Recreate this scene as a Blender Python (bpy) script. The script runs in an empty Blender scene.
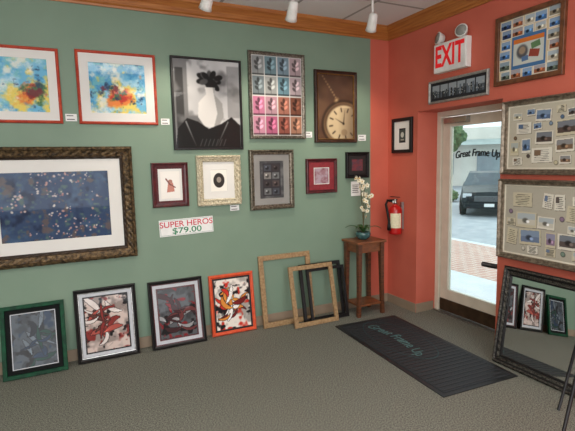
import bpy, bmesh, random
import numpy as np
from math import *
from mathutils import Matrix, Vector, Euler
random.seed(4)
S=bpy.context.scene
COL=S.collection
S.view_settings.view_transform='Standard'

# ------------------------------------------------------------------ helpers
def lin(c):
    r=[]
    for v in c[:3]:
        v=v/255.0
        r.append(v/12.92 if v<=0.04045 else ((v+0.055)/1.055)**2.4)
    return (*r,1.0)
def shade(c,k): return tuple(min(255,max(0,v*k)) for v in c)
_M={}
def pm(name,c1,c2=None,scale=20,rough=.6,metal=0,bump=0,coat=0,stretch=None,detail=4,emit=0,bscale=None,spec=.5):
    if name in _M: return _M[name]
    m=bpy.data.materials.new(name); m.use_nodes=True; nt=m.node_tree; N=nt.nodes; L=nt.links
    b=N['Principled BSDF']
    c2=c2 or shade(c1,.9)
    tc=N.new('ShaderNodeTexCoord'); mp=N.new('ShaderNodeMapping')
    if stretch: mp.inputs['Scale'].default_value=stretch
    nz=N.new('ShaderNodeTexNoise'); nz.inputs['Scale'].default_value=scale; nz.inputs['Detail'].default_value=detail
    cr=N.new('ShaderNodeValToRGB'); cr.color_ramp.elements[0].position=.35; cr.color_ramp.elements[1].position=.65
    cr.color_ramp.elements[0].color=lin(c1); cr.color_ramp.elements[1].color=lin(c2)
    L.new(tc.outputs['Object'],mp.inputs['Vector']); L.new(mp.outputs['Vector'],nz.inputs['Vector'])
    L.new(nz.outputs['Fac'],cr.inputs['Fac']); L.new(cr.outputs['Color'],b.inputs['Base Color'])
    b.inputs['Roughness'].default_value=rough; b.inputs['Metallic'].default_value=metal; b.inputs['Specular IOR Level'].default_value=spec
    if coat: b.inputs['Coat Weight'].default_value=coat*.5; b.inputs['Coat Roughness'].default_value=.1
    if emit:
        L.new(cr.outputs['Color'],b.inputs['Emission Color']); b.inputs['Emission Strength'].default_value=emit
    if bump:
        bp=N.new('ShaderNodeBump'); bp.inputs['Strength'].default_value=bump; bp.inputs['Distance'].default_value=.01
        n2=N.new('ShaderNodeTexNoise'); n2.inputs['Scale'].default_value=bscale or scale*2; n2.inputs['Detail'].default_value=3
        L.new(mp.outputs['Vector'],n2.inputs['Vector'])
        L.new(n2.outputs['Fac'],bp.inputs['Height']); L.new(bp.outputs['Normal'],b.inputs['Normal'])
    _M[name]=m; return m
def wood(name,c1,c2,rough=.45,stretch=(1,1,12),coat=0,scale=8,spec=.5):
    return pm(name,c1,c2,scale=scale,rough=rough,stretch=stretch,bump=.08,coat=coat,detail=6,spec=spec)
def brickmat(name,c1,c2,mo,bw,rh,ms,off=.5,rough=.9):
    m=bpy.data.materials.new(name); m.use_nodes=True; nt=m.node_tree; N=nt.nodes; L=nt.links; b=N['Principled BSDF']
    tc=N.new('ShaderNodeTexCoord'); br=N.new('ShaderNodeTexBrick'); br.offset=off; br.inputs['Scale'].default_value=1
    br.inputs['Brick Width'].default_value=bw; br.inputs['Row Height'].default_value=rh; br.inputs['Mortar Size'].default_value=ms; br.inputs['Mortar Smooth'].default_value=0
    br.inputs['Color1'].default_value=lin(c1); br.inputs['Color2'].default_value=lin(c2); br.inputs['Mortar'].default_value=lin(mo)
    L.new(tc.outputs['Object'],br.inputs['Vector']); L.new(br.outputs['Color'],b.inputs['Base Color']); b.inputs['Roughness'].default_value=rough
    return m
def art_mat():
    if 'art' in _M: return _M['art']
    m=bpy.data.materials.new('printed_art'); m.use_nodes=True; nt=m.node_tree; b=nt.nodes['Principled BSDF']
    a=nt.nodes.new('ShaderNodeVertexColor'); a.layer_name='Col'
    nt.links.new(a.outputs['Color'],b.inputs['Base Color'])
    b.inputs['Roughness'].default_value=.6; b.inputs['Specular IOR Level'].default_value=.2
    b.inputs['Coat Weight'].default_value=.25; b.inputs['Coat Roughness'].default_value=.03
    _M['art']=m; return m
def glass_mat(name='clear_glass',col=(235,245,245)):
    if name in _M: return _M[name]
    m=bpy.data.materials.new(name); m.use_nodes=True; nt=m.node_tree; N=nt.nodes; L=nt.links
    N.remove(N['Principled BSDF']); o=N['Material Output']
    t=N.new('ShaderNodeBsdfTransparent'); t.inputs['Color'].default_value=lin(col)
    g=N.new('ShaderNodeBsdfGlossy'); g.inputs['Roughness'].default_value=.01
    mx=N.new('ShaderNodeMixShader'); f=N.new('ShaderNodeFresnel'); f.inputs['IOR'].default_value=1.3
    L.new(f.outputs[0],mx.inputs[0]); L.new(t.outputs[0],mx.inputs[1]); L.new(g.outputs[0],mx.inputs[2]); L.new(mx.outputs[0],o.inputs['Surface'])
    _M[name]=m; return m

def mk(name,V,F,mats,mi=None,smooth=False,parent=None,loc=(0,0,0),rot=(0,0,0),label=None):
    me=bpy.data.meshes.new(name); me.from_pydata([tuple(v) for v in V],[],F)
    if not isinstance(mats,(list,tuple)): mats=[mats]
    for m in mats: me.materials.append(m)
    if mi is not None: me.polygons.foreach_set('material_index',mi)
    if smooth: me.polygons.foreach_set('use_smooth',[True]*len(me.polygons))
    me.update()
    o=bpy.data.objects.new(name,me); COL.objects.link(o); o.location=loc; o.rotation_euler=rot
    if parent: o.parent=parent
    if label: o['label']=label
    return o
def top(name,label,cat,loc=(0,0,0),rot=(0,0,0),group=None):
    o=bpy.data.objects.new(name,None); COL.objects.link(o); o.location=loc; o.rotation_euler=rot
    o.empty_display_size=.1; o['label']=label; o['category']=cat
    if group: o['group']=group
    return o
def tag(o,label,cat,group=None):
    o['label']=label; o['category']=cat
    if group: o['group']=group
    return o
def boxes(name,bl,mats,mi=None,bevel=0,**k):
    bm=bmesh.new()
    for n,(x0,x1,y0,y1,z0,z1) in enumerate(bl):
        r=bmesh.ops.create_cube(bm,size=1)
        for v in r['verts']:
            v.co=Vector(((x0+x1)/2+v.co.x*(x1-x0),(y0+y1)/2+v.co.y*(y1-y0),(z0+z1)/2+v.co.z*(z1-z0)))
        for f in {f for v in r['verts'] for f in v.link_faces}: f.material_index=mi[n] if mi else 0
    if bevel: bmesh.ops.bevel(bm,geom=bm.edges[:],offset=bevel,segments=2,affect='EDGES',profile=.5)
    bmesh.ops.recalc_face_normals(bm,faces=bm.faces[:])
    me=bpy.data.meshes.new(name); bm.to_mesh(me); bm.free()
    if not isinstance(mats,(list,tuple)): mats=[mats]
    for m in mats: me.materials.append(m)
    o=bpy.data.objects.new(name,me); COL.objects.link(o)
    o.location=k.get('loc',(0,0,0)); o.rotation_euler=k.get('rot',(0,0,0))
    if k.get('parent'): o.parent=k['parent']
    if k.get('label'): o['label']=k['label']
    return o
def lathe(name,prof,mat,n=24,**k):
    V=[];F=[]
    for r,z in prof:
        for i in range(n): V.append((r*cos(2*pi*i/n),r*sin(2*pi*i/n),z))
    for j in range(len(prof)-1):
        for i in range(n):
            a=j*n+i;b=j*n+(i+1)%n; F.append((a,b,b+n,a+n))
    F.append(tuple(range(n))[::-1]); F.append(tuple(range((len(prof)-1)*n,len(prof)*n)))
    return mk(name,V,F,mat,smooth=k.pop('smooth',True),**k)
def tube(name,pts,r,mat,n=8,**k):
    V=[];F=[];P=[Vector(p) for p in pts]
    rr=r if isinstance(r,(list,tuple)) else [r]*len(P)
    for i,p in enumerate(P):
        t=(P[min(i+1,len(P)-1)]-P[max(i-1,0)]).normalized()
        a=Vector((0,0,1)) if abs(t.z)<.9 else Vector((1,0,0))
        u=t.cross(a).normalized(); w=t.cross(u)
        for j in range(n): V.append(p+(u*cos(2*pi*j/n)+w*sin(2*pi*j/n))*rr[i])
    for i in range(len(P)-1):
        for j in range(n):
            a=i*n+j;b=i*n+(j+1)%n; F.append((a,b,b+n,a+n))
    F.append(tuple(range(n))); F.append(tuple(range((len(P)-1)*n,len(P)*n))[::-1])
    return mk(name,V,F,mat,smooth=True,**k)
def text(name,s,size,mat,ext=.001,parent=None,loc=(0,0,0),rot=(pi/2,0,0),label=None,sx=1,align='CENTER',arc=0,off=0,slant=0):
    cu=bpy.data.curves.new(name,'FONT'); cu.body=s; cu.size=size; cu.extrude=ext; cu.align_x=align; cu.align_y='CENTER'; cu.offset=off; cu.shear=slant
    t=bpy.data.objects.new(name+'_tmp',cu); COL.objects.link(t)
    dg=bpy.context.evaluated_depsgraph_get(); dg.update()
    me=bpy.data.meshes.new_from_object(t.evaluated_get(dg)); bpy.data.objects.remove(t)
    me.transform(Matrix.Scale(sx,4,(1,0,0))); me.materials.clear(); me.materials.append(mat)
    if arc:
        for v in me.vertices: v.co.y-=arc*v.co.x**2
    o=bpy.data.objects.new(name,me); COL.objects.link(o); o.location=loc; o.rotation_euler=rot
    if parent: o.parent=parent
    if label: o['label']=label
    return o

# -------------------------------------------------------------- art canvas
class Cv:
    def __init__(s,w,h,bg,res=130):
        s.w,s.h=w,h; s.A=w/h
        s.ny=int(res if h>=w else res*h/w)+1; s.nx=int(s.ny*s.A)+1
        s.X,s.Y=np.meshgrid(np.linspace(0,s.A,s.nx),np.linspace(0,1,s.ny))
        s.U=s.X/s.A
        s.c=np.zeros((s.ny,s.nx,3))+np.array(bg)/255.
    def put(s,m,col,mx=1):
        m=np.clip(m,0,mx)[...,None]; s.c=s.c*(1-m)+np.array(col)/255.*m
    def ell(s,u,v,ru,rv,col,rot=0,a=1,soft=.06):
        x=s.X-u*s.A; y=s.Y-v; c_,s_=cos(rot),sin(rot); ru=ru*s.A
        d=np.sqrt(((x*c_+y*s_)/ru)**2+((-x*s_+y*c_)/rv)**2)
        s.put(np.clip((1-d)/soft,0,1)*a,col)
    def rect(s,u0,u1,v0,v1,col,a=1):
        s.put(((s.U>=u0)&(s.U<=u1)&(s.Y>=v0)&(s.Y<=v1)).astype(float)*a,col)
    def rrect(s,u,v,du,dv,rot,col,a=1):
        x=s.X-u*s.A; y=s.Y-v; c_,s_=cos(rot),sin(rot)
        s.put(((np.abs(x*c_+y*s_)<du)&(np.abs(-x*s_+y*c_)<dv)).astype(float)*a,col)
    def poly(s,pts,col,a=1):
        ins=np.zeros(s.X.shape,bool); n=len(pts)
        for i in range(n):
            x0,y0=pts[i];x1,y1=pts[(i+1)%n]
            if y0==y1: continue
            c=((y0>s.Y)!=(y1>s.Y))&(s.U<(x1-x0)*(s.Y-y0)/(y1-y0)+x0); ins^=c
        s.put(ins.astype(float)*a,col)
    def line(s,u0,v0,u1,v1,w,col,w1=None):
        x0,x1=u0*s.A,u1*s.A; dx,dy=x1-x0,v1-v0; L=dx*dx+dy*dy+1e-9
        t=np.clip(((s.X-x0)*dx+(s.Y-v0)*dy)/L,0,1)
        d=np.hypot(s.X-x0-t*dx,s.Y-v0-t*dy); ww=w if w1 is None else w+(w1-w)*t
        s.put((ww-d)/.008,col)
    def noise(s,seed,sc,oct=3):
        out=0;amp=1;tot=0
        for o in range(oct):
            g=np.random.RandomState(seed+o).rand(80,80); x=s.X*sc;y=s.Y*sc
            xi=x.astype(int)%79; yi=y.astype(int)%79; fx=x%1;fy=y%1; fx=fx*fx*(3-2*fx);fy=fy*fy*(3-2*fy)
            out=out+amp*((g[yi,xi]*(1-fx)+g[yi,xi+1]*fx)*(1-fy)+(g[yi+1,xi]*(1-fx)+g[yi+1,xi+1]*fx)*fy)
            tot+=amp;amp*=.6;sc*=2
        return out/tot
    def blur(s,k):
        for _ in range(k):
            p=np.pad(s.c,((1,1),(1,1),(0,0)),'edge'); s.c=(p[:-2,1:-1]+p[2:,1:-1]+p[1:-1,:-2]+p[1:-1,2:]+2*s.c)/6
    def mesh(s,name,parent,x0,z0,y,label=None):
        nx,ny=s.nx,s.ny
        V=np.stack([x0+s.U*s.w,np.full(s.X.shape,y),z0+s.Y*s.h],-1).reshape(-1,3)
        I=np.arange(nx*ny).reshape(ny,nx)
        F=np.stack([I[:-1,:-1],I[:-1,1:],I[1:,1:],I[1:,:-1]],-1).reshape(-1,4)
        me=bpy.data.meshes.new(name); me.from_pydata(V.tolist(),[],F.tolist())
        a=me.color_attributes.new('Col','FLOAT_COLOR','POINT')
        c=np.clip(s.c,0,1); l=np.where(c<=.04045,c/12.92,((c+.055)/1.055)**2.4)
        a.data.foreach_set('color',np.concatenate([l,np.ones((ny,nx,1))],-1).reshape(-1).astype(np.float32))
        me.materials.append(art_mat())
        o=bpy.data.objects.new(name,me); COL.objects.link(o); o.parent=parent
        if label: o['label']=label
        return o

# ------------------------------------------------------------------ frames
def frame_mesh(name,w,h,prof,mats,parent,seg=1,orn=0,freq=1,x0=0,z0=0,mi=None,label=None):
    V=[];F=[];MI=[];J=len(prof)
    cx=[(-1,0),(1,0),(1,1),(-1,1)]
    def pt(k,s,d):
        sx,sz=cx[k]; x=sx*(w/2-s); z=(s if sz==0 else h-s); return Vector((x0+x,-d,z0+z))
    for k in range(4):
        for i in range(seg):
            t=i/seg
            for j,(s,d) in enumerate(prof):
                dd=d
                if orn and i and 0<j<J-2: dd=d+orn*(.5+.5*cos(2*pi*i*freq+ j*1.3))*(1 if j%2 else -.4)
                V.append(pt(k,s,dd).lerp(pt((k+1)%4,s,dd),t))
    N=4*seg
    for n in range(N):
        for j in range(J):
            a=n*J+j;b=n*J+(j+1)%J;c=((n+1)%N)*J+(j+1)%J;d=((n+1)%N)*J+j
            F.append((a,d,c,b)); MI.append(mi[j] if mi else 0)
    return mk(name,V,F,mats,MI,parent=parent,label=label)
def prof_flat(fw,d): return [(0,0),(0,d-.003),(.003,d),(fw-.003,d),(fw,d-.003),(fw,0)]
def prof_scoop(fw,d): return [(0,0),(0,.7*d),(.1*fw,.95*d),(.22*fw,d),(.32*fw,.85*d),(.5*fw,.62*d),(.72*fw,.55*d),(.8*fw,.68*d),(.92*fw,.66*d),(fw,.45*d),(fw,0)]
def prof_round(fw,d): return [(0,0),(0,.5*d),(.15*fw,.85*d),(.4*fw,d),(.65*fw,.9*d),(.85*fw,.6*d),(fw,.5*d),(fw,0)]
PR={'flat':prof_flat,'scoop':prof_scoop,'round':prof_round}
def picture(name,label,wall,c0,c1,z0,z1,fw,d,fm,mw=0,mm=None,art=None,prof='flat',lean=None,seg=1,orn=0,freq=.25,cat='framed picture',group='framed pictures on the wall',inner=None,mw2=0,mm2=None,res=130,fl=None,empty=False,back=0):
    w=abs(c1-c0); h=z1-z0
    rz=0 if wall=='g' else -pi/2
    c=(c0+c1)/2
    if lean:
        th=asin((lean-back)/h)
        loc=(c,-lean,.001) if wall=='g' else (-lean,c,.001); rot=(-th,0,rz)
    else:
        loc=(c,-.002,z0) if wall=='g' else (-.002,c,z0); rot=(0,0,rz)
    root=top(name,label,cat,loc,rot,group)
    P=PR[prof](fw,d); mi=None; mats=[fm]
    if inner:
        mats=[fm,inner]; mi=[0]*len(P); mi[-2]=1; mi[-3]=1
        if prof=='scoop': mi[-4]=1
    frame_mesh('frame',w,h,P,mats,root,seg,orn,freq,mi=mi,label=fl)
    if empty: return root
    ox=fw
    a=.3*d
    if mw:
        iw,ih=w-2*fw+.006,h-2*fw+.006
        frame_mesh('mat_board',iw,ih,[(0,a),(0,a+.0035),(mw,a+.0035),(mw+.002,a+.001),(mw+.002,a)],mm,root,z0=fw-.003)
        ox=fw+mw-.001
        if mw2:
            frame_mesh('mat_board',w-2*ox,h-2*ox,[(0,a),(0,a+.002),(mw2,a+.002),(mw2,a)],mm2,root,z0=ox)
            ox+=mw2
    aw,ah=w-2*ox,h-2*ox
    if art:
        cv=art(aw,ah,res); cv.mesh('art_print',root,-aw/2,ox,-a-.0005)
    boxes('backing_board',[(-w/2+fw*.5,w/2-fw*.5,-a+.001,-.0005,fw*.5,h-fw*.5)],pm('backing_card',(90,75,60)),parent=root)
    return root

# ---------------------------------------------------------------- artworks
def a_abstract(seed,cx):
    def f(w,h,res):
        cv=Cv(w,h,(110,180,214),res); n=[cv.noise(seed+11*i,4+i%3,5) for i in range(10)]
        cv.put((n[0]-.48)*4,(190,222,232),.8); cv.put((n[1]-.52)*5,(60,138,188),.8); cv.put((n[8]-.55)*5,(120,190,190),.7)
        d=np.exp(-((cv.U-cx)**2/.12+(cv.Y-.38)**2/.07)); low=np.clip(.55-cv.Y,0,1)
        cv.put((n[2]+.4*d+.35*low-.66)*5,(236,208,96),.92); cv.put((n[3]+.42*d+.2*low-.80)*6,(226,124,62),.9)
        cv.put((n[4]+.48*d-.88)*7,(188,54,48),.92); cv.put((n[5]+.3*d+.3*low-.82)*7,(62,108,76),.9)
        cv.put((n[6]-.60)*6,(240,236,220),.8); cv.put((n[7]+.25*d-.72)*8,(40,60,90),.85); cv.put((n[9]+.35*d-.84)*8,(120,40,50),.8)
        cv.blur(1); return cv
    return f
def a_mono(w,h,res):
    # plain black-and-white stand-in: a dark blossom in a pale vase on dark cloth
    cv=Cv(w,h,(196,196,196),res); n=cv.noise(3,3,3); cv.put((n-.45)*1.4,(150,150,150))
    cv.rect(0,.2,0,1,(104,104,104),.8); cv.rect(.03,.14,.1,.9,(46,46,46),.8); cv.rect(.8,1,.35,.95,(140,140,140),.8)
    cv.put((cv.noise(14,6,3)-.55)*5,(110,110,110))
    K=(18,18,18); P=(214,212,208)
    rs=np.random.RandomState(4)
    for i in range(26):
        a=rs.uniform(0,2*pi); r=rs.uniform(.02,.13); cv.ell(.54+cos(a)*r*1.1,.78+sin(a)*r*.8,.075,.035,K if i%4 else (70,70,70),rot=a,soft=.2)
    cv.poly([(.46,.70),(.62,.70),(.60,.62),(.72,.52),(.74,.36),(.64,.24),(.44,.24),(.34,.36),(.36,.52),(.48,.62)],P)
    cv.poly([(.58,.70),(.62,.70),(.60,.62),(.72,.52),(.74,.36),(.64,.24),(.58,.24),(.64,.4)],(140,140,138),.8)
    cv.poly([(0,0),(.04,.22),(.18,.34),(.34,.30),(.5,.22),(.7,.28),(.86,.36),(1,.26),(1,0)],K)
    cv.line(.16,.30,.3,.02,.012,(150,150,150),.004); cv.line(.8,.3,.62,.02,.012,(120,120,120),.004)
    for i in range(7): cv.line(.36+.06*i,.02,.40+.06*i,.10,.005,(180,180,180))
    cv.blur(2); return cv
def a_grid(w,h,res):
    # plain stand-in: rows of tinted tiles, each with a simple leaf shape
    cv=Cv(w,h,(214,214,210),190)
    pal=[[(140,144,144),(106,132,140),(118,140,152),(170,150,154)],[(112,124,128),(150,154,152),(104,138,150),(180,164,168)],[(190,118,146),(178,140,150),(160,106,90),(118,74,58)],[(198,140,160),(178,98,128),(138,80,68),(162,118,96)]]
    for r in range(4):
        for c in range(4):
            b=pal[r][c]; u0=c/4+.008;u1=(c+1)/4-.008;v1=1-r/4-.007;v0=1-(r+1)/4+.007
            cv.rect(u0,u1,v0,v1,b); um=(u0+u1)/2; vm=(v0+v1)/2
            for k,(du,dv,ro) in enumerate(((-.035,.03,2.2),(.035,.045,.9),(-.03,-.03,2.4),(.04,-.015,.7),(0,.07,1.57))):
                cv.ell(um+du,vm+dv,.055,.022,shade(b,1.38 if k%2 else .52),rot=ro,soft=.3)
            cv.line(um,v0+.02,um,vm+.06,.006,shade(b,.4)); cv.rect(u0,u1,v0,v0+.02,shade(b,.5))
    cv.blur(1); return cv
def a_watch(w,h,res):
    cv=Cv(w,h,(96,68,50),res); cv.put((cv.Y-.2)*.9,(52,36,30)); cv.put((cv.noise(5,2,3)-.4)*1.5,(136,102,74)); cv.put((cv.noise(15,3,3)-.5)*2,(70,48,36))
    for i in range(9): cv.ell(.14+i*.045,.97-i*.04,.03,.018,(178,148,108),rot=-.8,soft=.5); cv.ell(.14+i*.045,.97-i*.04,.014,.008,(70,50,38),rot=-.8,soft=.5)
    u,v=.72,.24; A=cv.A
    cv.ell(.52,.60,.11,.05,(110,84,60),rot=.9,soft=.3); cv.ell(.52,.60,.06,.028,(176,146,108),rot=.9,soft=.4)
    R=.25
    cv.ell(u,v,.66,.60*A,(26,18,14),rot=R,soft=.15); cv.ell(u,v,.60,.54*A,(146,114,80),rot=R,soft=.1); cv.ell(u-.02,v+.02,.55,.49*A,(86,64,48),rot=R,soft=.1); cv.ell(u,v,.51,.46*A,(206,184,146),rot=R,soft=.1)
    for i in range(12):
        a=i*pi/6+.35; r=.41; cv.line(u+sin(a)*r,v+cos(a)*r*A*.92,u+sin(a)*(r-.09),v+cos(a)*(r-.09)*A*.92,.013,(44,32,26))
    cv.line(u,v,u-.24,v+.08,.013,(34,26,20),.005); cv.line(u,v,u+.04,v+.22,.012,(34,26,20),.005); cv.ell(u+.02,v-.14,.10,.09*A,(170,146,112),soft=.2); cv.ell(u,v,.03,.03*A,(34,26,20))
    cv.put((cv.U-.55)*1.1*(cv.Y<.5),(60,42,32),.5); cv.blur(4); return cv
def a_blue(w,h,res):
    # plain stand-in: mottled blue field with pale pink dabs
    cv=Cv(w,h,(46,66,98),240); cv.put((cv.noise(8,5,4)-.48)*4,(64,90,120)); cv.put((cv.noise(9,6,3)-.55)*5,(28,42,70)); cv.put((cv.noise(19,14,2)-.66)*6,(78,102,100))
    cv.put((cv.noise(29,7,4)-.60)*9,(100,84,80),.8)
    rs=np.random.RandomState(3); m=cv.noise(40,4,2)
    for i in range(330):
        u,v=rs.rand(),rs.rand(); mm=m[int(v*(cv.ny-1)),int(u*(cv.nx-1))]
        if mm<.47: continue
        r=rs.uniform(.008,.021); c=[(196,178,174),(182,142,136),(150,104,104),(204,194,188)][rs.randint(4)]
        cv.ell(u,v,r*rs.uniform(.7,1.3)/cv.A,r,c,rot=rs.rand()*3,soft=.4)
    cv.blur(1); return cv
def a_splash(seed,bg,pal,ink=(20,18,20),n=16):
    def f(w,h,res):
        cv=Cv(w,h,bg,150); rs=np.random.RandomState(seed)
        cv.put((cv.noise(seed,5,3)-.5)*6,shade(bg,.7)); cv.put((cv.noise(seed+5,8,2)-.62)*9,pal[0]); cv.put((cv.noise(seed+9,7,3)-.6)*9,ink)
        for i in range(n):
            u,v=rs.normal(.5,.13),rs.normal(.5,.17); a=rs.uniform(0,2*pi); L=rs.uniform(.15,.42); bend=rs.uniform(-2,2); wd=rs.uniform(.02,.055)
            c=pal[rs.randint(len(pal))]
            for pas in(0,1):
                uu,vv,aa=u,v,a
                for k in range(6):
                    u2=uu+cos(aa)*L/6/cv.A; v2=vv+sin(aa)*L/6; q=wd*sin(pi*(k+.7)/6.6)
                    cv.line(uu,vv,u2,v2,q+(.008 if pas==0 else 0),ink if pas==0 else c); uu,vv=u2,v2; aa+=bend/6
            cv.line(u,v,u+cos(a)*L*.5/cv.A,v+sin(a)*L*.5,wd*.25,shade(c,1.4),.002)
        for i in range(10):
            u,v=rs.uniform(.1,.9),rs.uniform(.1,.9); a=rs.uniform(0,2*pi); cv.line(u,v,u+cos(a)*.14,v+sin(a)*.14,.006,ink,.002)
        return cv
    return f
def a_smallfig(w,h,res):
    cv=Cv(w,h,(238,234,226),90); cv.ell(.5,.62,.12,.08,(170,110,90)); cv.poly([(.38,.56),(.64,.58),(.72,.25),(.3,.22)],(190,120,100)); cv.line(.5,.5,.28,.72,.03,(120,60,50)); cv.line(.55,.5,.75,.4,.025,(120,60,50)); return cv
def a_oval(w,h,res):
    cv=Cv(w,h,(240,237,228),90); cv.ell(.5,.5,.36,.36,(52,48,46)); cv.ell(.5,.53,.15,.14,(150,140,130)); return cv
def a_silver(w,h,res):  # muted grey tiles paint in a mirrored view of other pictures
    cv=Cv(w,h,(70,72,74),120); cv.put((cv.noise(7,4,3)-.5)*4,(110,112,112)); cv.rect(.12,.88,.06,.94,(46,46,50),.8)
    for r in range(4):
        for c in range(2):
            k=(r*2+c); col=[(120,124,124),(84,74,72),(74,80,88),(148,146,140),(60,56,56)][(k*7)%5]
            cv.rect(.17+c*.35,.17+c*.35+.3,.10+r*.212,.10+r*.212+.17,col,.8); cv.ell(.31+c*.36,.17+r*.215,.09,.06,shade(col,.45),soft=.5); cv.ell(.27+c*.36,.2+r*.215,.05,.03,shade(col,1.5),soft=.5)
    cv.blur(2); return cv
def a_plain(c,c2):
    def f(w,h,res):
        cv=Cv(w,h,c,60); cv.put((cv.noise(2,3,3)-.4)*2,c2); return cv
    return f
def a_pano(w,h,res):
    cv=Cv(w,h,(40,42,46),240); rs=np.random.RandomState(2)
    for i in range(6):
        u0=.014+i*.165;u1=u0+.146; cv.rect(u0,u1,.1,.9,(150,158,164)); cv.rect(u0,u1,.1,.5,(84,92,98))
        for k in range(4):
            q=u0+.006+k*.034; t=rs.uniform(.4,.78); cv.rect(q,q+.028,.1,t,shade((64,70,76),rs.uniform(.4,2)))
        for k in range(8):
            q=rs.uniform(u0,u1-.01); t=rs.uniform(.15,.6); cv.rect(q,q+.007,t,t+.07,(214,214,204),.8)
    return cv
def a_collage(w,h,res):
    cv=Cv(w,h,(210,190,156),230); rs=np.random.RandomState(6)
    cols=[(70,110,160),(150,90,60),(80,90,80),(190,180,160),(40,60,100),(140,130,110),(90,130,170)]
    for r in range(6):
        for c in range(5):
            if 1<=r<=3 and 1<=c<=3: continue
            col=cols[rs.randint(7)]; u=.1+c*.2+rs.uniform(-.02,.02);v=.08+r*.168+rs.uniform(-.01,.01); du,dv=rs.uniform(.085,.105)*cv.A,rs.uniform(.07,.085)
            cv.rrect(u,v,du,dv,rs.uniform(-.08,.08),(226,220,206)); cv.rrect(u,v,du*.88,dv*.84,0,col); cv.rrect(u,v+dv*.4,du*.88,dv*.4,0,(170,192,214),.7)
            cv.ell(u-.02,v-.02,.03,.03,shade(col,.4),soft=.3); cv.ell(u+.03,v-.01,.02,.025,shade(col,1.5),soft=.3)
    cv.rrect(.5,.42,.28*cv.A,.27,0,(70,112,158)); cv.rrect(.5,.42,.25*cv.A,.21,0,(200,204,196)); cv.ell(.40,.42,.11,.13,(84,86,90),soft=.3); cv.ell(.40,.44,.07,.08,(160,140,118),soft=.4); cv.rrect(.6,.36,.09,.06,-.2,(150,70,56)); cv.rrect(.62,.49,.08,.05,.2,(96,130,90)); cv.rrect(.45,.3,.06,.04,.1,(90,120,160)); cv.rrect(.5,.6,.25*cv.A,.035,0,(214,120,54)); return cv
def a_certificate(w,h,res):
    cv=Cv(w,h,(30,32,34),80); cv.rect(.1,.9,.1,.9,(60,70,66)); cv.ell(.5,.55,.25,.2,(190,195,185)); cv.rect(.25,.75,.16,.26,(150,150,140)); return cv
def a_memory(seed,base,items,n=30):
    def f(w,h,res):
        cv=Cv(w,h,base,260); rs=np.random.RandomState(seed); cv.put((cv.noise(seed,30,2)-.5)*.9,shade(base,.94))
        pl=[]
        kinds=[0]*3+[3]*3+[1]*4+[4]*9+[2]*6
        for k in kinds:
          for tr in range(300):
            du,dv=[(.16,.11),(.09,.13),(.045,.045),(.18,.12),(.09,.065)][k]; sc_=rs.uniform(.85,1.1); du*=sc_;dv*=sc_
            x,y=rs.uniform(du+.02,cv.A-du-.02),rs.uniform(dv+.02,.98-dv)
            if any(abs(x-a)<(du+c)*.97 and abs(y-b)<(dv+e)*.97 for a,b,c,e in pl): continue
            pl.append((x,y,du,dv)); u=x/cv.A; ro=rs.normal(0,.06); c=items[rs.randint(len(items))]
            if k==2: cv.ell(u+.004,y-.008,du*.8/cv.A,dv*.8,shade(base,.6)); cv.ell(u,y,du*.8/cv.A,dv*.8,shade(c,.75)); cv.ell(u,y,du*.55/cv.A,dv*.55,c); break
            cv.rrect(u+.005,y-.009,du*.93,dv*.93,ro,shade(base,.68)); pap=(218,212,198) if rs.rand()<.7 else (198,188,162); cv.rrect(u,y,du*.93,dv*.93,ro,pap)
            if rs.rand()<.4:
                cv.rrect(u,y+dv*.08,du*.8,dv*.7,ro,c); cv.rrect(u,y+dv*.4,du*.8,dv*.36,ro,(150,170,190),.5); cv.ell(u-.01,y-dv*.1,du*.35/cv.A,dv*.4,shade(c,.5),soft=.5); cv.ell(u+.02,y-dv*.2,du*.2/cv.A,dv*.25,shade(c,1.5),soft=.5)
            else:
                for q in range(7): cv.rrect(u,y-dv*.7+q*dv*.22,du*rs.uniform(.45,.76),.004,ro,shade(base,.55))
                if rs.rand()<.6: cv.rrect(u-du*.4/cv.A,y+dv*.3,du*.3,dv*.35,ro,c)
            break
        return cv
    return f

# --------------------------------------------------------------- materials
GREEN=pm('sage_green_paint',(126,148,129),(122,145,126),scale=3,rough=.6,bump=.03,bscale=150,spec=.4)
CORAL=pm('coral_paint',(206,106,86),(199,100,81),scale=3,rough=.6,bump=.03,bscale=150,spec=.4)
PLAIN=pm('offwhite_paint',(205,200,190),scale=3,rough=.8)
CROWN=wood('oak_crown',(186,118,56),(160,94,42),stretch=(.5,.5,10))
BASE=pm('taupe_vinyl',(150,132,112),(142,124,104),scale=5,rough=.6)
BLACKF=pm('black_lacquer',(18,17,18),(26,24,24),scale=30,rough=.4,spec=.35)
WHITEM=pm('white_mat_board',(226,225,220),(224,223,218),scale=4,rough=.8)
CREAMM=pm('cream_mat_board',(220,212,194),(214,206,188),scale=40,rough=.8)
OAK=wood('weathered_tan_oak',(172,142,102),(138,108,74),stretch=(3,3,3),scale=14)
WALN=wood('dark_walnut',(70,40,26),(46,26,18),stretch=(3,3,3),coat=.2)
METAL=pm('brushed_metal',(180,180,178),(165,165,163),scale=60,rough=.3,metal=1)
BLKMETAL=pm('black_metal',(22,22,24),(30,30,32),scale=40,rough=.4,metal=.5)
WHITEP=pm('white_plastic',(235,233,228),(228,226,220),scale=20,rough=.4)
PAPER=pm('white_paper',(240,240,238),(234,234,232),scale=30,rough=.8)
INK=pm('dark_ink',(40,40,44),scale=20)
CARP=pm('grey_carpet',(154,154,140),(70,72,65),scale=125,rough=.75,bump=.6,bscale=300,detail=4)

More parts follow.
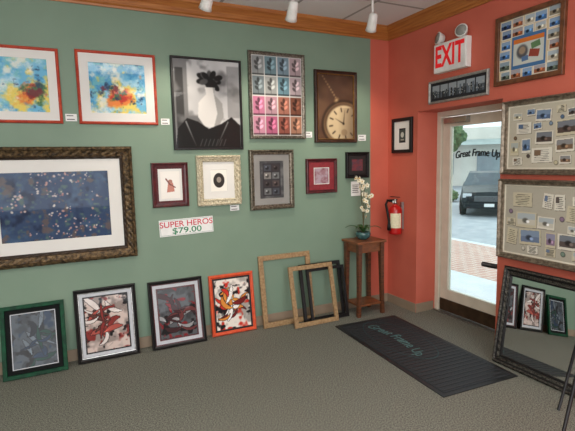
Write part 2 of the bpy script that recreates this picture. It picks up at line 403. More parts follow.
# ------------------------------------------------------------------- room
H=2.90
def struct(o): o['kind']='structure'; return o
XL,YF=-6.4,-6.0
WT=.38
struct(boxes('floor',[(XL-.2,WT,YF-.2,.2,-.12,0)],CARP))
struct(boxes('ceiling',[(XL-.2,WT,YF-.2,.2,H,H+.1)],brickmat('ceiling_tile',(236,236,236),(232,232,232),(170,170,168),.61,.61,.014,0)))
struct(boxes('wall_back',[(XL-.2,-.23,0,.2,0,H),(-.23,WT,0,.2,0,H)],[GREEN,CORAL],[0,1]))
OY0,OY1,OZ=-.45,-1.40,2.01
struct(boxes('wall_right',[(0,WT,OY0,0,0,H),(0,WT,OY1,OY0,OZ,H),(0,WT,YF-.2,OY1,0,H)],CORAL))
struct(boxes('wall_left',[(XL-.2,XL,YF-.2,0,0,H)],PLAIN))
wx0,wx1,wz0,wz1=-5.6,-.8,.7,2.5
struct(boxes('wall_front',[(XL,wx0,YF-.2,YF,0,H),(wx1,0,YF-.2,YF,0,H),(wx0,wx1,YF-.2,YF,0,wz0),(wx0,wx1,YF-.2,YF,wz1,H)],PLAIN))
struct(boxes('window_1',[(wx0,wx1,YF-.14,YF-.06,wz0,wz0+.06),(wx0,wx1,YF-.14,YF-.06,wz1-.06,wz1)]+[(x-.03,x+.03,YF-.14,YF-.06,wz0,wz1) for x in (wx0+.03,-4,-2.4,wx1-.03)],WHITEP))
def crown(name,p0,p1,inw):
    pr=[(0,2.775),(.012,2.775),(.016,2.79),(.03,2.80),(.045,2.83),(.07,2.86),(.082,2.872),(.085,H),(0,H)]
    V=[];F=[];n=len(pr)
    d=(Vector(p1)-Vector(p0)).normalized()
    for s,p in enumerate((p0,p1)):
        for (o_,z) in pr:
            q=Vector(p)+Vector(inw)*o_+ d*(o_ if s==0 else -o_); V.append((q.x,q.y,z))
    for j in range(n): F.append((j,(j+1)%n,n+(j+1)%n,n+j))
    F.append(tuple(range(n))); F.append(tuple(range(n,2*n)))
    return struct(mk(name,V,F,CROWN))
crown('trim_1',(XL,0,0),(0,0,0),(0,-1,0)); crown('trim_2',(0,0,0),(0,YF,0),(-1,0,0))
struct(boxes('baseboard_back',[(XL,-.002,-.010,0,0,.095)],BASE,bevel=.003))
struct(boxes('baseboard_right',[(-.010,0,OY0,-.012,0,.095),(-.010,0,YF,OY1,0,.095),(0,.23,OY0-.010,OY0,0,.095),(0,.23,OY1,OY1+.01,0,.095)],BASE,bevel=.003))
# ------------------------------------------------------------------- door
ALU=pm('cream_painted_metal',(222,212,194),(214,204,186),scale=10,rough=.4)
BRONZE=pm('dark_bronze_metal',(86,66,48),(68,52,38),scale=12,rough=.45,metal=.5)
door=top('door_1','glazed shop door in a cream metal frame','door',(.25,0,0)); door['kind']='structure'
boxes('door_frame',[(0,.1,OY0-.05,OY0,0,OZ),(0,.1,OY1,OY1+.05,0,OZ),(0,.1,OY1+.05,OY0-.05,OZ-.05,OZ)],ALU,parent=door,bevel=.003)
a,b=OY0-.055,OY1+.055
leaf=boxes('door_leaf',[(.02,.065,a-.10,a,.02,OZ-.06),(.02,.065,b,b+.09,.02,OZ-.06),(.02,.065,b+.09,a-.10,OZ-.15,OZ-.06),(.02,.065,b+.09,a-.10,.02,.24)],[ALU],parent=door,bevel=.002)
boxes('kick_plate',[(.010,.022,b+.01,a-.01,.02,.14)],BRONZE,parent=leaf)
boxes('glass_pane',[(.040,.046,b+.085,a-.095,.23,OZ-.145)],glass_mat(),parent=leaf)
DKM=pm('dark_handle_metal',(64,60,58),(48,46,46),scale=40,rough=.35,metal=.6)
hd=boxes('door_handle',[(-.01,.02,b+.02,b+.07,.54,.72)],DKM,parent=leaf,bevel=.004,label='dark metal lever handle and lock plate')
tube('lever',[(-.01,b+.05,.63),(-.10,b+.05,.63),(-.125,b+.07,.632),(-.13,b+.19,.63)],.022,DKM,parent=hd)
boxes('door_closer',[(-.03,.02,a-.34,a-.06,OZ-.125,OZ-.07)],METAL,parent=leaf,bevel=.006)
TEAL=pm('dark_green_vinyl',(8,24,24),scale=20,rough=.6)
text('lettering',"Great Frame Up",.094,TEAL,parent=leaf,loc=(.034,a-.115-.29,1.60),rot=(pi/2,0,-pi/2),sx=.80,ext=.004,label='dark green shop lettering on the glass',arc=.35,slant=.2,off=.001)
boxes('threshold',[(-.03,.12,OY1+.0,OY0,.0,.012)],METAL,parent=door,bevel=.003)
# -------------------------------------------------------- wall pictures
REDORANGE=wood('orange_red_frame',(196,72,42),(170,50,34),stretch=(3,3,3),coat=.3)
picture('framed_picture','thin orange-red frame with colourful abstract print and white mat','g',-3.70,-3.092,1.88,2.43,.022,.025,REDORANGE,.062,WHITEM,a_abstract(11,.8),prof='round',res=180)
picture('framed_picture','orange-red frame with blue and yellow abstract print','g',-2.98,-2.385,1.88,2.44,.022,.025,REDORANGE,.068,WHITEM,a_abstract(31,.5),prof='round',res=180)
picture('framed_picture','large thin black frame with a black and white print','g',-2.265,-1.645,1.675,2.45,.018,.025,BLACKF,0,None,a_mono,res=190)
PEWT=pm('pewter_leaf',(150,144,132),(96,90,80),scale=60,rough=.35,metal=.7,bump=.3)
picture('framed_picture','pewter frame with a grid of grey and pink tinted tiles','g',-1.575,-1.005,1.77,2.55,.032,.03,PEWT,0,None,a_grid,prof='scoop',seg=24,orn=.002)
picture('framed_picture','dark wood frame with sepia pocket watch print','g',-.90,-.415,1.735,2.43,.04,.035,WALN,0,None,a_watch,prof='scoop',inner=pm('dull_gold',(150,112,60),(120,88,44),rough=.4,metal=.6),res=160)
GOLDD=pm('antique_gold_leaf',(118,96,66),(50,40,30),scale=45,rough=.45,metal=.5,bump=.5)
picture('framed_picture','large antique gold ornate frame with mottled blue and pink print','g',-3.75,-2.615,.81,1.705,.095,.06,GOLDD,.095,WHITEM,a_blue,prof='scoop',seg=60,orn=.006,freq=.25,inner=pm('dark_gold',(60,44,30),(40,30,22),rough=.4,metal=.4))
MARO=wood('dark_maroon_frame',(92,24,30),(58,14,20),stretch=(3,3,3),coat=.4)
picture('framed_picture','small dark maroon frame with a small figure drawing','g',-2.465,-2.16,1.195,1.57,.038,.03,MARO,.016,pm('oxblood_mat',(86,18,26),(74,14,22),scale=30,rough=.6),a_smallfig,prof='scoop',mw2=.02,mm2=WHITEM)
CREAMF=pm('carved_cream_paint',(222,214,190),(176,164,136),scale=70,rough=.6,bump=.5)
picture('framed_picture','ornate carved cream frame with a dark oval miniature','g',-2.085,-1.685,1.185,1.625,.058,.045,CREAMF,.07,WHITEM,a_oval,prof='scoop',seg=32,orn=.011,freq=.25)
SILV=pm('aged_silver_leaf',(140,132,116),(84,76,66),scale=50,rough=.35,metal=.7,bump=.3)
picture('framed_picture','aged silver frame around a painted reflection of a dark picture grid','g',-1.595,-1.145,1.115,1.67,.045,.04,SILV,.06,pm('grey_mat',(150,152,148),(138,140,137),scale=5,rough=.3,coat=.8),a_silver,prof='scoop')
picture('framed_picture','maroon frame with a red mat and pale centre','g',-1.005,-.655,1.24,1.58,.034,.03,MARO,.055,pm('crimson_mat',(140,40,48),(124,32,40),scale=30,rough=.6),a_plain((170,150,160),(120,60,66)),prof='scoop',mw2=.006,mm2=WHITEM)
picture('framed_picture','small square black frame with a tiny dark print','g',-.545,-.262,1.375,1.64,.036,.03,BLACKF,.04,pm('black_mat',(30,26,26),(40,34,34),scale=30,rough=.6),a_plain((120,60,66),(60,66,80)),prof='scoop')
SILV2=pm('bright_silver_frame',(190,190,188),(150,148,144),scale=40,rough=.3,metal=.8)
SILV3=pm('pale_silver_paint',(172,170,164),(140,138,132),scale=40,rough=.4,metal=.2)
picture('framed_picture','silver and black frame with a strip of street photos','r',-.61,-1.275,2.055,2.26,.022,.025,SILV3,.012,pm('dark_mat',(34,34,38),scale=30),a_pano,prof='round')
picture('framed_picture','brown wood frame holding a postcard collage','r',-1.335,-1.887,2.105,2.615,.034,.03,wood('brown_oak',(120,74,44),(88,52,30),stretch=(3,3,3)),0,CREAMM,a_collage)
picture('framed_picture','small black frame with white mat and dark print','r',-.085,-.39,1.62,1.97,.034,.025,BLACKF,.07,WHITEM,a_certificate)
TAUPEF=pm('taupe_silver_frame',(150,136,118),(104,92,78),scale=40,rough=.35,metal=.5,bump=.2)
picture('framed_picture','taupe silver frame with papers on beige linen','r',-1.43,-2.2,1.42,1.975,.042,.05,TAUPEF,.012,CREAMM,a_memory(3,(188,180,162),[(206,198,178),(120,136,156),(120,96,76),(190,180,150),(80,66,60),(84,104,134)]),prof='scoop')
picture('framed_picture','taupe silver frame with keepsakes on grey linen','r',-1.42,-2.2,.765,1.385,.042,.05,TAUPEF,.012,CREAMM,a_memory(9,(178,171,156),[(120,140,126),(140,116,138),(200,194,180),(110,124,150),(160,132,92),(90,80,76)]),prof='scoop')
# ------------------------------------------------ leaning frames on floor
GL='framed pictures leaning on the floor'
DGREEN=wood('green_stained_frame',(10,74,46),(6,50,32),stretch=(3,3,3),rough=.55,spec=.2)
PALEM=pm('pale_blue_mat',(196,200,206),(188,192,198),scale=30,rough=.7)
picture('leaning_framed_picture','green frame with black mat, leaning against the baseboard','g',-3.62,-3.19,0,.535,.03,.025,DGREEN,.034,pm('black_mat2',(14,18,18),scale=30,rough=.8,spec=.2),a_splash(5,(74,82,90),[(30,50,74),(16,58,48),(100,112,122),(20,24,32)]),lean=.15,mw2=.006,mm2=PALEM,group=GL)
picture('leaning_framed_picture','black and silver frame with red and brown action print','g',-3.12,-2.65,0,.58,.04,.03,BLACKF,.025,PALEM,a_splash(12,(206,188,180),[(130,44,40),(96,52,44),(170,80,70),(220,210,205)],n=20),lean=.095,group=GL,prof='scoop',inner=SILV2,mw2=.01,mm2=BLACKF)
picture('leaning_framed_picture','black frame with pale mat and dark red print','g',-2.55,-2.085,0,.57,.036,.03,BLACKF,.03,PALEM,a_splash(21,(84,88,92),[(130,30,36),(60,30,34),(150,150,152),(100,50,50)],n=20),lean=.11,group=GL,prof='scoop',inner=MARO,mw2=.012,mm2=MARO)
picture('leaning_framed_picture','bright orange frame with white and red action print','g',-2.02,-1.595,0,.55,.032,.025,wood('orange_frame',(226,88,44),(206,70,36),stretch=(3,3,3),coat=.4),.018,pm('black_mat3',(30,24,24),scale=30),a_splash(33,(235,228,218),[(200,50,36),(220,140,60),(110,26,26),(245,240,235)],n=20),lean=.07,group=GL,prof='round')
GE='empty frames stacked against the wall'
picture('empty_frame','large empty tan oak frame leaning on the wall','g',-1.535,-.985,0,.68,.048,.02,OAK,lean=.105,cat='empty frame',group=GE,empty=True)
picture('empty_frame','empty black frame between two tan frames','g',-1.13,-.66,0,.56,.035,.018,BLACKF,lean=.155,back=.045,cat='empty frame',group=GE,empty=True)
picture('empty_frame','smaller empty black frame among the stacked frames','g',-1.07,-.64,0,.52,.03,.016,BLACKF,lean=.195,back=.085,cat='empty frame',group=GE,empty=True)
picture('empty_frame','smaller empty tan oak frame leaning in front','g',-1.28,-.80,0,.575,.042,.02,OAK,lean=.25,back=.12,cat='empty frame',group=GE,empty=True)
# ------------------------------------------------------- leaning mirror
MIRR=pm('mirror_silvering',(225,228,228),(223,226,226),scale=2,rough=.01,metal=1)
ANT=pm('black_antique_silver',(110,106,98),(24,22,22),scale=110,rough=.35,metal=.6,bump=.5)
mr=top('leaning_mirror','wall mirror in black and antique silver ornate frame','mirror',(-.235,-2.0,.001),(-asin(.105/.74),0,-pi/2))
frame_mesh('frame',.82,.74,prof_scoop(.07,.035),[ANT,BLACKF],mr,seg=50,orn=.004,freq=.25,mi=[1,1,0,0,1,0,0,1,1,1,1])
boxes('mirror_glass',[(-.345,.345,-.012,-.008,.065,.675)],MIRR,parent=mr)
boxes('backing_board',[(-.36,.36,-.007,-.001,.04,.70)],pm('backing_card',(90,75,60)),parent=mr)
for k,(fo,bk) in enumerate(((.045,0),(.09,.045),(.135,.09))):
    picture('empty_frame','plain walnut empty frame stacked behind the mirror','r',-1.68,-2.32,0,.66,.05,.033,WALN,lean=fo,back=bk,cat='empty frame',group='frames stacked behind the mirror',empty=True)
# ----------------------------------------------------------- labels, sign
def label_card(x0,x1,z0,z1,lab,lines=2):
    r=top('price_label',lab,'label',((x0+x1)/2,0.001,z0),group='small cards pinned to the wall')
    w,h=x1-x0,z1-z0
    boxes('card',[(-w/2,w/2,-.005,0,0,h)],PAPER,parent=r)
    boxes('print_lines',[(-w*.38,w*(.3-.1*(i%2)),-.0056,-.005,h*(.25+.5*i/max(1,lines-1))-.003,h*(.25+.5*i/max(1,lines-1))+.003) for i in range(lines)],INK,parent=r)
label_card(-3.075,-2.995,1.90,1.955,'small white title card beside an abstract print')
label_card(-2.36,-2.29,1.885,1.935,'small white title card beside an abstract print')
label_card(-.385,-.29,1.755,1.815,'small white title card beside the watch picture')
label_card(-1.785,-1.70,1.125,1.175,'small white title card under the cream frame')
label_card(-1.00,-.925,1.785,1.84,'small white title card by the tile grid picture')
label_card(-.475,-.36,1.19,1.34,'white paper notice pinned above the plant stand',5)
sg=top('price_sign','white paper sign with red and green hand-drawn lettering','sign',(-2.185,-.001,.945),(0,radians(-1.5),0))
boxes('paper',[(-.235,.235,-.003,0,0,.142)],PAPER,parent=sg)
frame_mesh('drawn_border',.455,.127,[(0,.003),(0,.0034),(.0025,.0034),(.0025,.003)],pm('pale_green_line',(120,160,150),scale=20),sg,z0=.0075)
text('lettering','SUPER HEROS',.070,pm('red_marker',(212,44,70),scale=20),ext=.0006,parent=sg,loc=(0,-.0036,.098),sx=1.08,off=.0006)
text('lettering','$79.00',.070,pm('green_marker',(10,136,88),scale=20),ext=.0006,parent=sg,loc=(0,-.0036,.040),sx=1.35,off=.0006)
# --------------------------------------------------------------- exit sign
ex=top('exit_sign','white exit sign with red letters and two lamp heads','exit sign',(-.001,-.90,2.31),(0,0,-pi/2))
boxes('housing',[(-.185,.185,-.06,0,0,.25)],WHITEP,parent=ex,bevel=.006)
boxes('face_plate',[(-.175,.175,-.064,-.06,.01,.24)],pm('white_face',(245,243,240),scale=8,rough=.4),parent=ex)
text('lettering','EXIT',.25,pm('red_exit_letters',(214,28,34),scale=10,rough=.4,emit=.4),ext=.001,parent=ex,loc=(0,-.066,.125),sx=.64,off=.006)
for s in(-1,1):
    hd=lathe('lamp_head',[(.02,-.05),(.035,-.045),(.05,0),(.055,.01),(.048,.012)],WHITEP,parent=ex,loc=(s*.13,-.06,.298),rot=(radians(80),0,radians(s*20)))
    lathe('lens',[(.046,.0),(.044,.006),(.001,.009)],pm('clear_lens',(150,150,144),scale=10,rough=.15),parent=hd,loc=(0,0,.010))
    boxes('bracket',[(s*.13-.012,s*.13+.012,-.05,-.02,.24,.29)],WHITEP,parent=ex)
# ---------------------------------------------------------- extinguisher
RED=pm('red_enamel',(196,28,26),(182,22,22),scale=10,rough=.3,coat=.5)
fe=top('fire_extinguisher','red fire extinguisher with black hose on wall bracket','fire extinguisher',(-.085,-.225,.79),(0,0,-pi/2-.3))
lathe('cylinder',[(.055,0),(.068,.006),(.070,.02),(.070,.25),(.062,.275),(.035,.295),(.02,.302),(.02,.315)],RED,parent=fe)
lathe('valve',[(.02,.0),(.022,.02),(.016,.035),(.014,.05)],METAL,parent=fe,loc=(0,0,.31))
boxes('handle',[(-.012,.012,-.09,.02,.352,.362)],BLKMETAL,parent=fe,bevel=.002)
boxes('lever',[(-.011,.011,-.095,.01,.378,.386)],BLKMETAL,parent=fe,bevel=.002,rot=(radians(-6),0,0))
tube('hose',[(-.01,-.01,.335),(-.02,-.075,.35),(.0,-.10,.31),(.04,-.095,.22),(.05,-.085,.14)],.013,BLKMETAL,parent=fe)
lathe('nozzle',[(.012,0),(.018,-.05),(.02,-.09)],BLKMETAL,parent=fe,loc=(.05,-.085,.14))
lathe('gauge',[(.014,0),(.014,.008),(.002,.009)],PAPER,parent=fe,loc=(0,-.02,.335),rot=(pi/2,0,0))
V=[];F=[]
for i in range(13):
    an=-.25+1.7*(i/12-.5)
    V+= [(.0712*cos(an),.0712*sin(an),.07),(.0712*cos(an),.0712*sin(an),.22)]
for i in range(12): F.append((2*i,2*i+2,2*i+3,2*i+1))
mk('instruction_label',V,F,pm('yellow_label',(240,232,200),(226,216,180),scale=60),parent=fe,smooth=True)
boxes('wall_bracket',[(-.02,.02,.06,.085,.05,.33)],METAL,parent=fe)
# -------------------------------------------------------------- door mat
RUB=pm('black_rubber',(34,36,38),(24,26,28),scale=30,rough=.5)
RUB2=pm('charcoal_carpet_pile',(52,57,62),(34,38,42),scale=200,rough=.7,bump=.4)
dm=top('door_mat','black rubber entrance mat with faint teal lettering','door mat',(-.617,-1.12,.001),(0,0,radians(-2.6)))
mw,mh=.68,1.44
boxes('mat_base',[(-mw/2,mw/2,-mh/2,mh/2,0,.006)],RUB,parent=dm,bevel=.002)
boxes('mat_pile',[(-mw/2+.035,mw/2-.035,-mh/2+.035,mh/2-.035,.005,.010)],RUB2,parent=dm,bevel=.002)
rib=[]
for i in range(30):
    y=-mh/2+.06+i*(mh-.12)/29; rib.append((-mw/2+.045,mw/2-.045,y-.007,y+.007,.009,.0125))
boxes('ribs',rib,RUB,parent=dm)
TEALM=pm('teal_mat_print',(96,130,128),(80,112,112),scale=60,rough=.9)
text('lettering','Great Frame Up',.14,TEALM,ext=.0008,parent=dm,loc=(.0,0.20,.0135),rot=(0,0,-pi/2),sx=.78,arc=.45)
V=[];F=[]
for i in range(48):
    an=2*pi*i/48
    for k in(1,.975): V.append((-.01+.21*k*cos(an),.20+.45*k*sin(an),.0136))
for i in range(48): F.append((2*i,(2*i+2)%96,(2*i+3)%96,2*i+1))
mk('oval_border',V,F,pm('dim_teal_print',(64,88,90),(54,76,80),scale=60,rough=.9),parent=dm)
# ------------------------------------------------------------ plant stand
CH=wood('cherry_wood',(138,80,44),(104,58,32),stretch=(2,2,8),coat=.3)
CHD=wood('dark_cherry_wood',(108,62,36),(74,42,26),stretch=(2,2,8),coat=.3)
ps=top('plant_stand','small square wooden plant stand with lower shelf','plant stand',(-.435,-.168,0))
boxes('table_top',[(-.175,.175,-.145,.145,.735,.76)],CH,parent=ps,bevel=.006)
boxes('apron',[(-.135,.135,-.115,-.10,.645,.735),(-.135,.135,.10,.115,.645,.735),(-.14,-.125,-.11,.11,.645,.735),(.125,.14,-.11,.11,.645,.735)],CH,parent=ps)
boxes('lower_shelf',[(-.14,.14,-.115,.115,.10,.12)],CH,parent=ps,bevel=.003)
for sx in(-1,1):
    for sy in(-1,1):
        x,y=sx*.133,sy*.108; V=[]
        for z,r,o in((0,.017,.012),(.30,.018,.004),(.62,.021,0),(.735,.023,0)):
            V+=[(x+sx*o+a_*r,y+sy*o*.5+b_*r,z) for a_,b_ in((-1,-1),(1,-1),(1,1),(-1,1))]
        F=[(0,3,2,1),(12,13,14,15)]+[(4*k+i,4*k+(i+1)%4,4*k+4+(i+1)%4,4*k+4+i) for k in range(3) for i in range(4)]
        mk('leg',V,F,CHD,parent=ps)
# ----------------------------------------------------------------- orchid
oc=top('potted_orchid','white orchid sprays in a blue-green ceramic bowl','potted plant',(-.445,-.17,.761))
pot=lathe('pot',[(.035,0),(.045,.003),(.07,.03),(.078,.055),(.07,.075),(.065,.078),(.06,.07),(.02,.065)],pm('bluegreen_glaze',(70,110,108),(44,78,82),scale=20,rough=.2,coat=.6),parent=oc)
lathe('soil',[(.063,0),(.055,.006),(.01,.01)],pm('moss',(70,66,40),(50,44,28),scale=60,rough=.95,bump=.5),parent=pot,loc=(0,0,.064))
LEAF=pm('orchid_leaf',(62,98,52),(44,76,40),scale=10,rough=.4)
for i in range(6):
    an=i*pi/3+.3; L=.12+.03*(i%3); V=[];F=[]
    for k in range(8):
        t=k/7; r=L*t; z=.07+.07*sin(t*2.4); wd=.022*sin(pi*min(1,t*.93+.07))
        c=Vector((cos(an)*r,sin(an)*r,z)); p=Vector((-sin(an),cos(an),0))
        V+=[c-p*wd,c+Vector((0,0,-.005)),c+p*wd]
    for k in range(7):
        F+=[(3*k,3*k+1,3*k+4,3*k+3),(3*k+1,3*k+2,3*k+5,3*k+4)]
    mk('leaf',V,F,LEAF,parent=oc,smooth=True)
STEM=pm('stem_green',(96,92,52),(80,70,40),scale=20)
PET=pm('cream_petal',(246,240,220),(236,228,200),scale=20,rough=.6)
def flower(parent,loc,sc,az):
    V=[];F=[]
    for k in range(5):
        an=k*2*pi/5+.3; b0=len(V)
        for j in range(5):
            t=j/4; r=sc*t; wd=sc*.5*sin(pi*(.12+.83*t))
            for s in(-1,0,1): V.append((cos(an)*r-sin(an)*wd*s, -.25*sc*(t**2) - .12*sc*abs(s), sin(an)*r+cos(an)*wd*s))
        for j in range(4):
            for s in(0,1): a_=b0+3*j+s; F.append((a_,a_+1,a_+4,a_+3))
    f=mk('flower',V,F,PET,parent=parent,loc=loc,rot=(radians(random.uniform(-20,20)),0,az),smooth=True)
    lathe('flower_centre',[(.004,0),(.006,.006),(.002,.012)],pm('yellow_centre',(214,170,70),scale=20),n=8,parent=f,rot=(pi/2,0,0))
for (dx,dy,hh,bx) in((-.11,-.03,.56,-.2),(.06,-.01,.36,.5),(-.03,-.05,.47,.3)):
    pts=[(dx*t**1.5+bx*.12*max(0,t-.5),dy*t,.07+hh*sin(t*1.75)/sin(1.57)) for t in [i/14 for i in range(15)]]
    st=tube('stem',pts,.0035,STEM,n=6,parent=oc)
    for j in range(4,15):
        if random.random()<.2: continue
        p=pts[j]; flower(st,(p[0]+random.uniform(-.03,.03),p[1]-.014+random.uniform(-.012,.012),p[2]+random.uniform(-.012,.012)),random.uniform(.019,.029),random.uniform(-.9,.9))
# ------------------------------------------------------------ track light
tk=top('track_light_rail','white ceiling track rail for spotlights','track rail',(-1.5,-.75,H-.001))
boxes('rail',[(-1.35,1.0,-.018,.018,-.022,0)],WHITEP,parent=tk,bevel=.002)
for x,az in((-2.14,.2),(-1.49,-.15),(-.76,-.35)):
    t=top('track_light','white cylindrical track spotlight aimed at the wall','spotlight',(x,-.75,H-.023),(0,0,az),'ceiling spotlights')
    boxes('adapter',[(-.03,.03,-.016,.016,-.03,0)],WHITEP,parent=t,bevel=.003)
    tube('arm',[(0,0,-.03),(0,0,-.15)],.010,WHITEP,parent=t)
    hd=lathe('lamp_head',[(.022,.07),(.034,.06),(.038,.02),(.04,-.04),(.046,-.07),(.043,-.07),(.038,-.05)],WHITEP,parent=t,loc=(0,.01,-.20),rot=(radians(38),0,0))
    lathe('bulb',[(.036,0),(.03,-.008),(.005,-.012)],pm('bulb_glow',(255,240,215),scale=5,emit=2.5),parent=hd,loc=(0,0,-.05))
    l=bpy.data.lights.new('spot','SPOT'); l.energy=28; l.spot_size=radians(75); l.spot_blend=.8; l.color=(1,.88,.72); l.shadow_soft_size=.04
    lo=bpy.data.objects.new('spot_lamp',l); COL.objects.link(lo); lo.parent=t; lo.location=(0,.07,-.29); lo.rotation_euler=(radians(38),0,0)
# ----------------------------------------------------------------- easel
ea=top('display_easel','thin black metal tripod display easel','easel',(-.62,-2.62,0))
ap=(-.02,0,1.45)
for p in((.14,.36,0),(.10,-.38,0),(-.45,.0,0)): tube('leg',[p,ap],.009,BLKMETAL,parent=ea)
tube('crossbar',[(.088,.235,.5),(.062,-.249,.5)],.008,BLKMETAL,parent=ea)
# ------------------------------------------------------- unseen ceiling fill lights, added to brighten the room
for (x,y) in((-5.0,-3.3),(-2.2,-2.9),(-4.6,-4.9),(-1.6,-4.9)):
    t=top('added_ceiling_fill','unseen white rectangular ceiling fill light, added to brighten the room','ceiling light',(x,y,H),group='added ceiling fill lights')
    boxes('housing',[(-.62,.62,-.31,.31,-.02,-.001)],WHITEP,parent=t)
    l=bpy.data.lights.new('panel','AREA'); l.shape='RECTANGLE'; l.size=1.15; l.size_y=.55; l.energy=30; l.color=(1,.94,.86)
    lo=bpy.data.objects.new('ceiling_fill_lamp',l); COL.objects.link(lo); lo.parent=t; lo.location=(0,0,-.025)
l=bpy.data.lights.new('window_fill_lamp','AREA'); l.shape='RECTANGLE'; l.size=4.6; l.size_y=1.7; l.energy=100; l.color=(.95,.97,1)  # area lamp added inside the unseen window opening to boost its daylight
lo=bpy.data.objects.new('window_fill_lamp',l); COL.objects.link(lo); lo.location=((wx0+wx1)/2,YF-.02,(wz0+wz1)/2); lo.rotation_euler=(radians(90),0,0)
# ---------------------------------------------------------------- outdoors
CONC=pm('pale_concrete',(206,210,214),(190,196,200),scale=2,rough=.9)
ASPH=pm('grey_asphalt',(166,168,172),(150,154,160),scale=3,rough=.95)
struct(boxes('ground_sidewalk',[(WT,1.7,-9,14,-.12,-.01)],CONC))
struct(boxes('ground_brick',[(1.7,3.6,-9,14,-.13,-.02)],brickmat('brick_paving',(188,152,138),(176,138,126),(198,188,178),.2,.1,.008)))
struct(boxes('ground_street',[(3.6,60,-30,60,-.55,-.35)],ASPH))
struct(boxes('ground_curb',[(3.6,3.75,-9,14,-.36,-.02)],CONC))
yaw=radians(90-48.6)
def outp(dist,side=0):
    d=Vector((sin(radians(48.6)),cos(radians(48.6)),0)); s=Vector((d.y,-d.x,0)); return Vector((-3.1,-3.9,0))+d*dist+s*side
PAINT=pm('dark_blue_car_paint',(26,30,38),(20,24,30),scale=3,rough=.4,spec=.3)
cp=outp(18.0,.40); car=top('car','dark blue parked car seen from its front end','car',(cp.x,cp.y,-.35),(0,0,yaw))
sec=[(-2.15,.38,.62,.70),(-2.05,.30,.78,.82),(-1.6,.28,.90,.88),(-1.1,.28,.96,.90),(0,.28,.98,.90),(1.5,.28,.98,.90),(2.0,.32,.95,.86),(2.15,.42,.85,.76)]
V=[];F=[]
for x,z0,z1,hw in sec: V+=[(x,-hw*.92,z0),(x,-hw,(z0+z1)/2),(x,-hw*.94,z1),(x,0,z1+.03),(x,hw*.94,z1),(x,hw,(z0+z1)/2),(x,hw*.92,z0)]
for i in range(len(sec)-1):
    for j in range(7): F.append((7*i+j,7*i+(j+1)%7,7*i+7+(j+1)%7,7*i+7+j))
F+= [tuple(range(7)),tuple(range(49,56))[::-1]]
mk('body',V,F,PAINT,parent=car,smooth=False)
V=[]
for x,z,hw in((-1.05,.97,.82),(-.35,1.38,.64),(1.1,1.41,.64),(1.75,.98,.80)): V+=[(x,-hw,z),(x,hw,z)]
F=[(0,1,3,2),(2,3,5,4),(4,5,7,6),(0,2,4,6),(1,7,5,3)]
mk('cabin',V,F,[pm('dark_car_glass',(66,76,84),(54,62,70),scale=2,rough=.3),PAINT],[0,1,0,0,0],parent=car)
boxes('grille',[(-2.17,-2.10,-.45,.45,.50,.68)],pm('chrome_grille',(130,134,138),(60,64,68),scale=30,rough=.3,metal=.8,stretch=(1,1,20)),parent=car,bevel=.01)
for s in(-1,1):
    boxes('headlight',[(-2.12,-1.98,s*.66-.14,s*.66+.14,.62,.76)],pm('headlight_lens',(215,218,222),scale=8,rough=.15),parent=car,bevel=.02)
    for x in(-1.4,1.35):
        wv=lathe('wheel',[(.20,-.11),(.32,-.10),(.33,0),(.32,.10),(.20,.11)],pm('tyre',(28,28,30),scale=20,rough=.8),parent=car,loc=(x,s*.80,.33),rot=(pi/2,0,0))
        lathe('rim',[(.19,-.115),(.05,-.12),(.05,.12),(.19,.115)],METAL,parent=wv)
boxes('bumper',[(-2.22,-2.05,-.75,.75,.28,.46)],PAINT,parent=car,bevel=.03)
boxes('license_plate',[(-2.235,-2.22,-.15,.15,.34,.44)],PAPER,parent=car)
bp=outp(34,2); bd=top('building','pale commercial building with grey awning across the street','building',(bp.x,bp.y,-.35),(0,0,yaw))
boxes('facade',[(0,6,-14,14,0,4.0)],pm('pale_stucco',(230,222,212),(220,212,202),scale=1,rough=.9),parent=bd)
for i in range(7): boxes('window',[(-.06,.01,-12.5+i*4,-10+i*4,.8,2.3)],pm('shop_glass',(156,164,168),(138,146,152),scale=1,rough=.4),parent=bd)
mk('awning',[(0,-13,3.2),(0,13,3.2),(-1.0,13,2.8),(-1.0,-13,2.8),(0,-13,2.8),(0,13,2.8)],[(0,1,2,3),(0,3,4),(1,5,2)],pm('grey_canvas',(176,184,180),(164,172,170),scale=2,rough=.8),parent=bd)
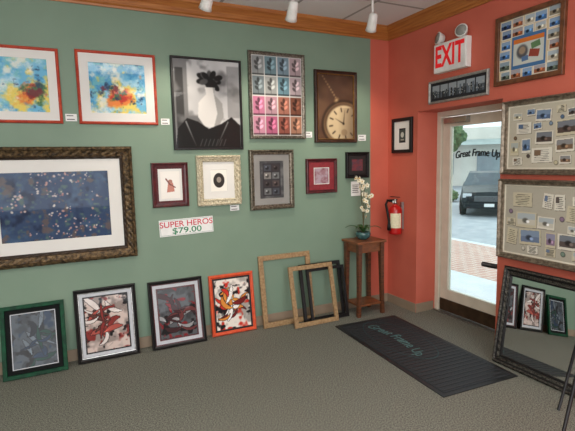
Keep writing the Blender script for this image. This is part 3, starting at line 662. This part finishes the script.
def blob(name,mat,r,parent,loc,seed,sq=.8):
    bm=bmesh.new(); bmesh.ops.create_icosphere(bm,subdivisions=4,radius=r)
    from mathutils import noise as mn
    for v in bm.verts:
        n=mn.noise(v.co*2.2/r+Vector((seed,0,0)))*.35+mn.noise(v.co*7/r)*.18; v.co*=1+n; v.co.z*=sq
    me=bpy.data.meshes.new(name); bm.to_mesh(me); bm.free(); me.materials.append(mat)
    o=bpy.data.objects.new(name,me); COL.objects.link(o); o.location=loc
    if parent:o.parent=parent
    return o
FOL=pm('tree_foliage',(110,134,92),(76,100,68),scale=6,rough=.9,bump=.8)
for (d,s,hh) in((26,-1.9,3.1),(24,2.6,3.0)):
    p=outp(d,s); t=top('street_tree','leafy young tree beside the street','tree',(p.x,p.y,-.35),group='street trees')
    tube('trunk',[(0,0,0),(.05,0,1),(0,.05,hh*.7)],[.09,.07,.05],pm('bark',(90,76,62),(66,54,44),scale=20,rough=.9,bump=.5),parent=t)
    blob('foliage',FOL,1.2,t,(0,0,hh),d)['kind']='stuff'
for (d,s) in((21.5,-1.2),(21.5,2.6)):
    p=outp(d,s); o=blob('shrub',FOL,.45,None,(p.x,p.y,-.10),int(d*7),.7); tag(o,'low rounded green shrub beyond the parking area','shrub','street shrubs')
sun=bpy.data.lights.new('sun','SUN'); sun.energy=2.4; sun.angle=radians(3); sun.color=(1,.95,.88)
so=bpy.data.objects.new('sun',sun); COL.objects.link(so); so.rotation_euler=Euler((radians(48),0,radians(150)))
wd=bpy.data.worlds.new('World'); S.world=wd; wd.use_nodes=True
bg=wd.node_tree.nodes['Background']; bg.inputs['Color'].default_value=(.90,.95,1,1); bg.inputs['Strength'].default_value=2.0
# ------------------------------------------------------------------ camera
f,yw,pt_,rl=452.0,radians(25.87),radians(6.70),radians(-1.26)
fw=Vector((sin(yw)*cos(pt_),cos(yw)*cos(pt_),-sin(pt_))); r=Vector((cos(yw),-sin(yw),0)); u=r.cross(fw)
r2=r*cos(rl)+u*sin(rl); u2=-r*sin(rl)+u*cos(rl)
cd=bpy.data.cameras.new('camera'); cam=bpy.data.objects.new('camera',cd); COL.objects.link(cam)
cd.sensor_width=36; cd.lens=f/575*36; cd.clip_start=.05
M=Matrix((( r2.x,u2.x,-fw.x,-3.1),(r2.y,u2.y,-fw.y,-3.901),(r2.z,u2.z,-fw.z,1.55),(0,0,0,1)))
cam.matrix_world=M
S.camera=cam
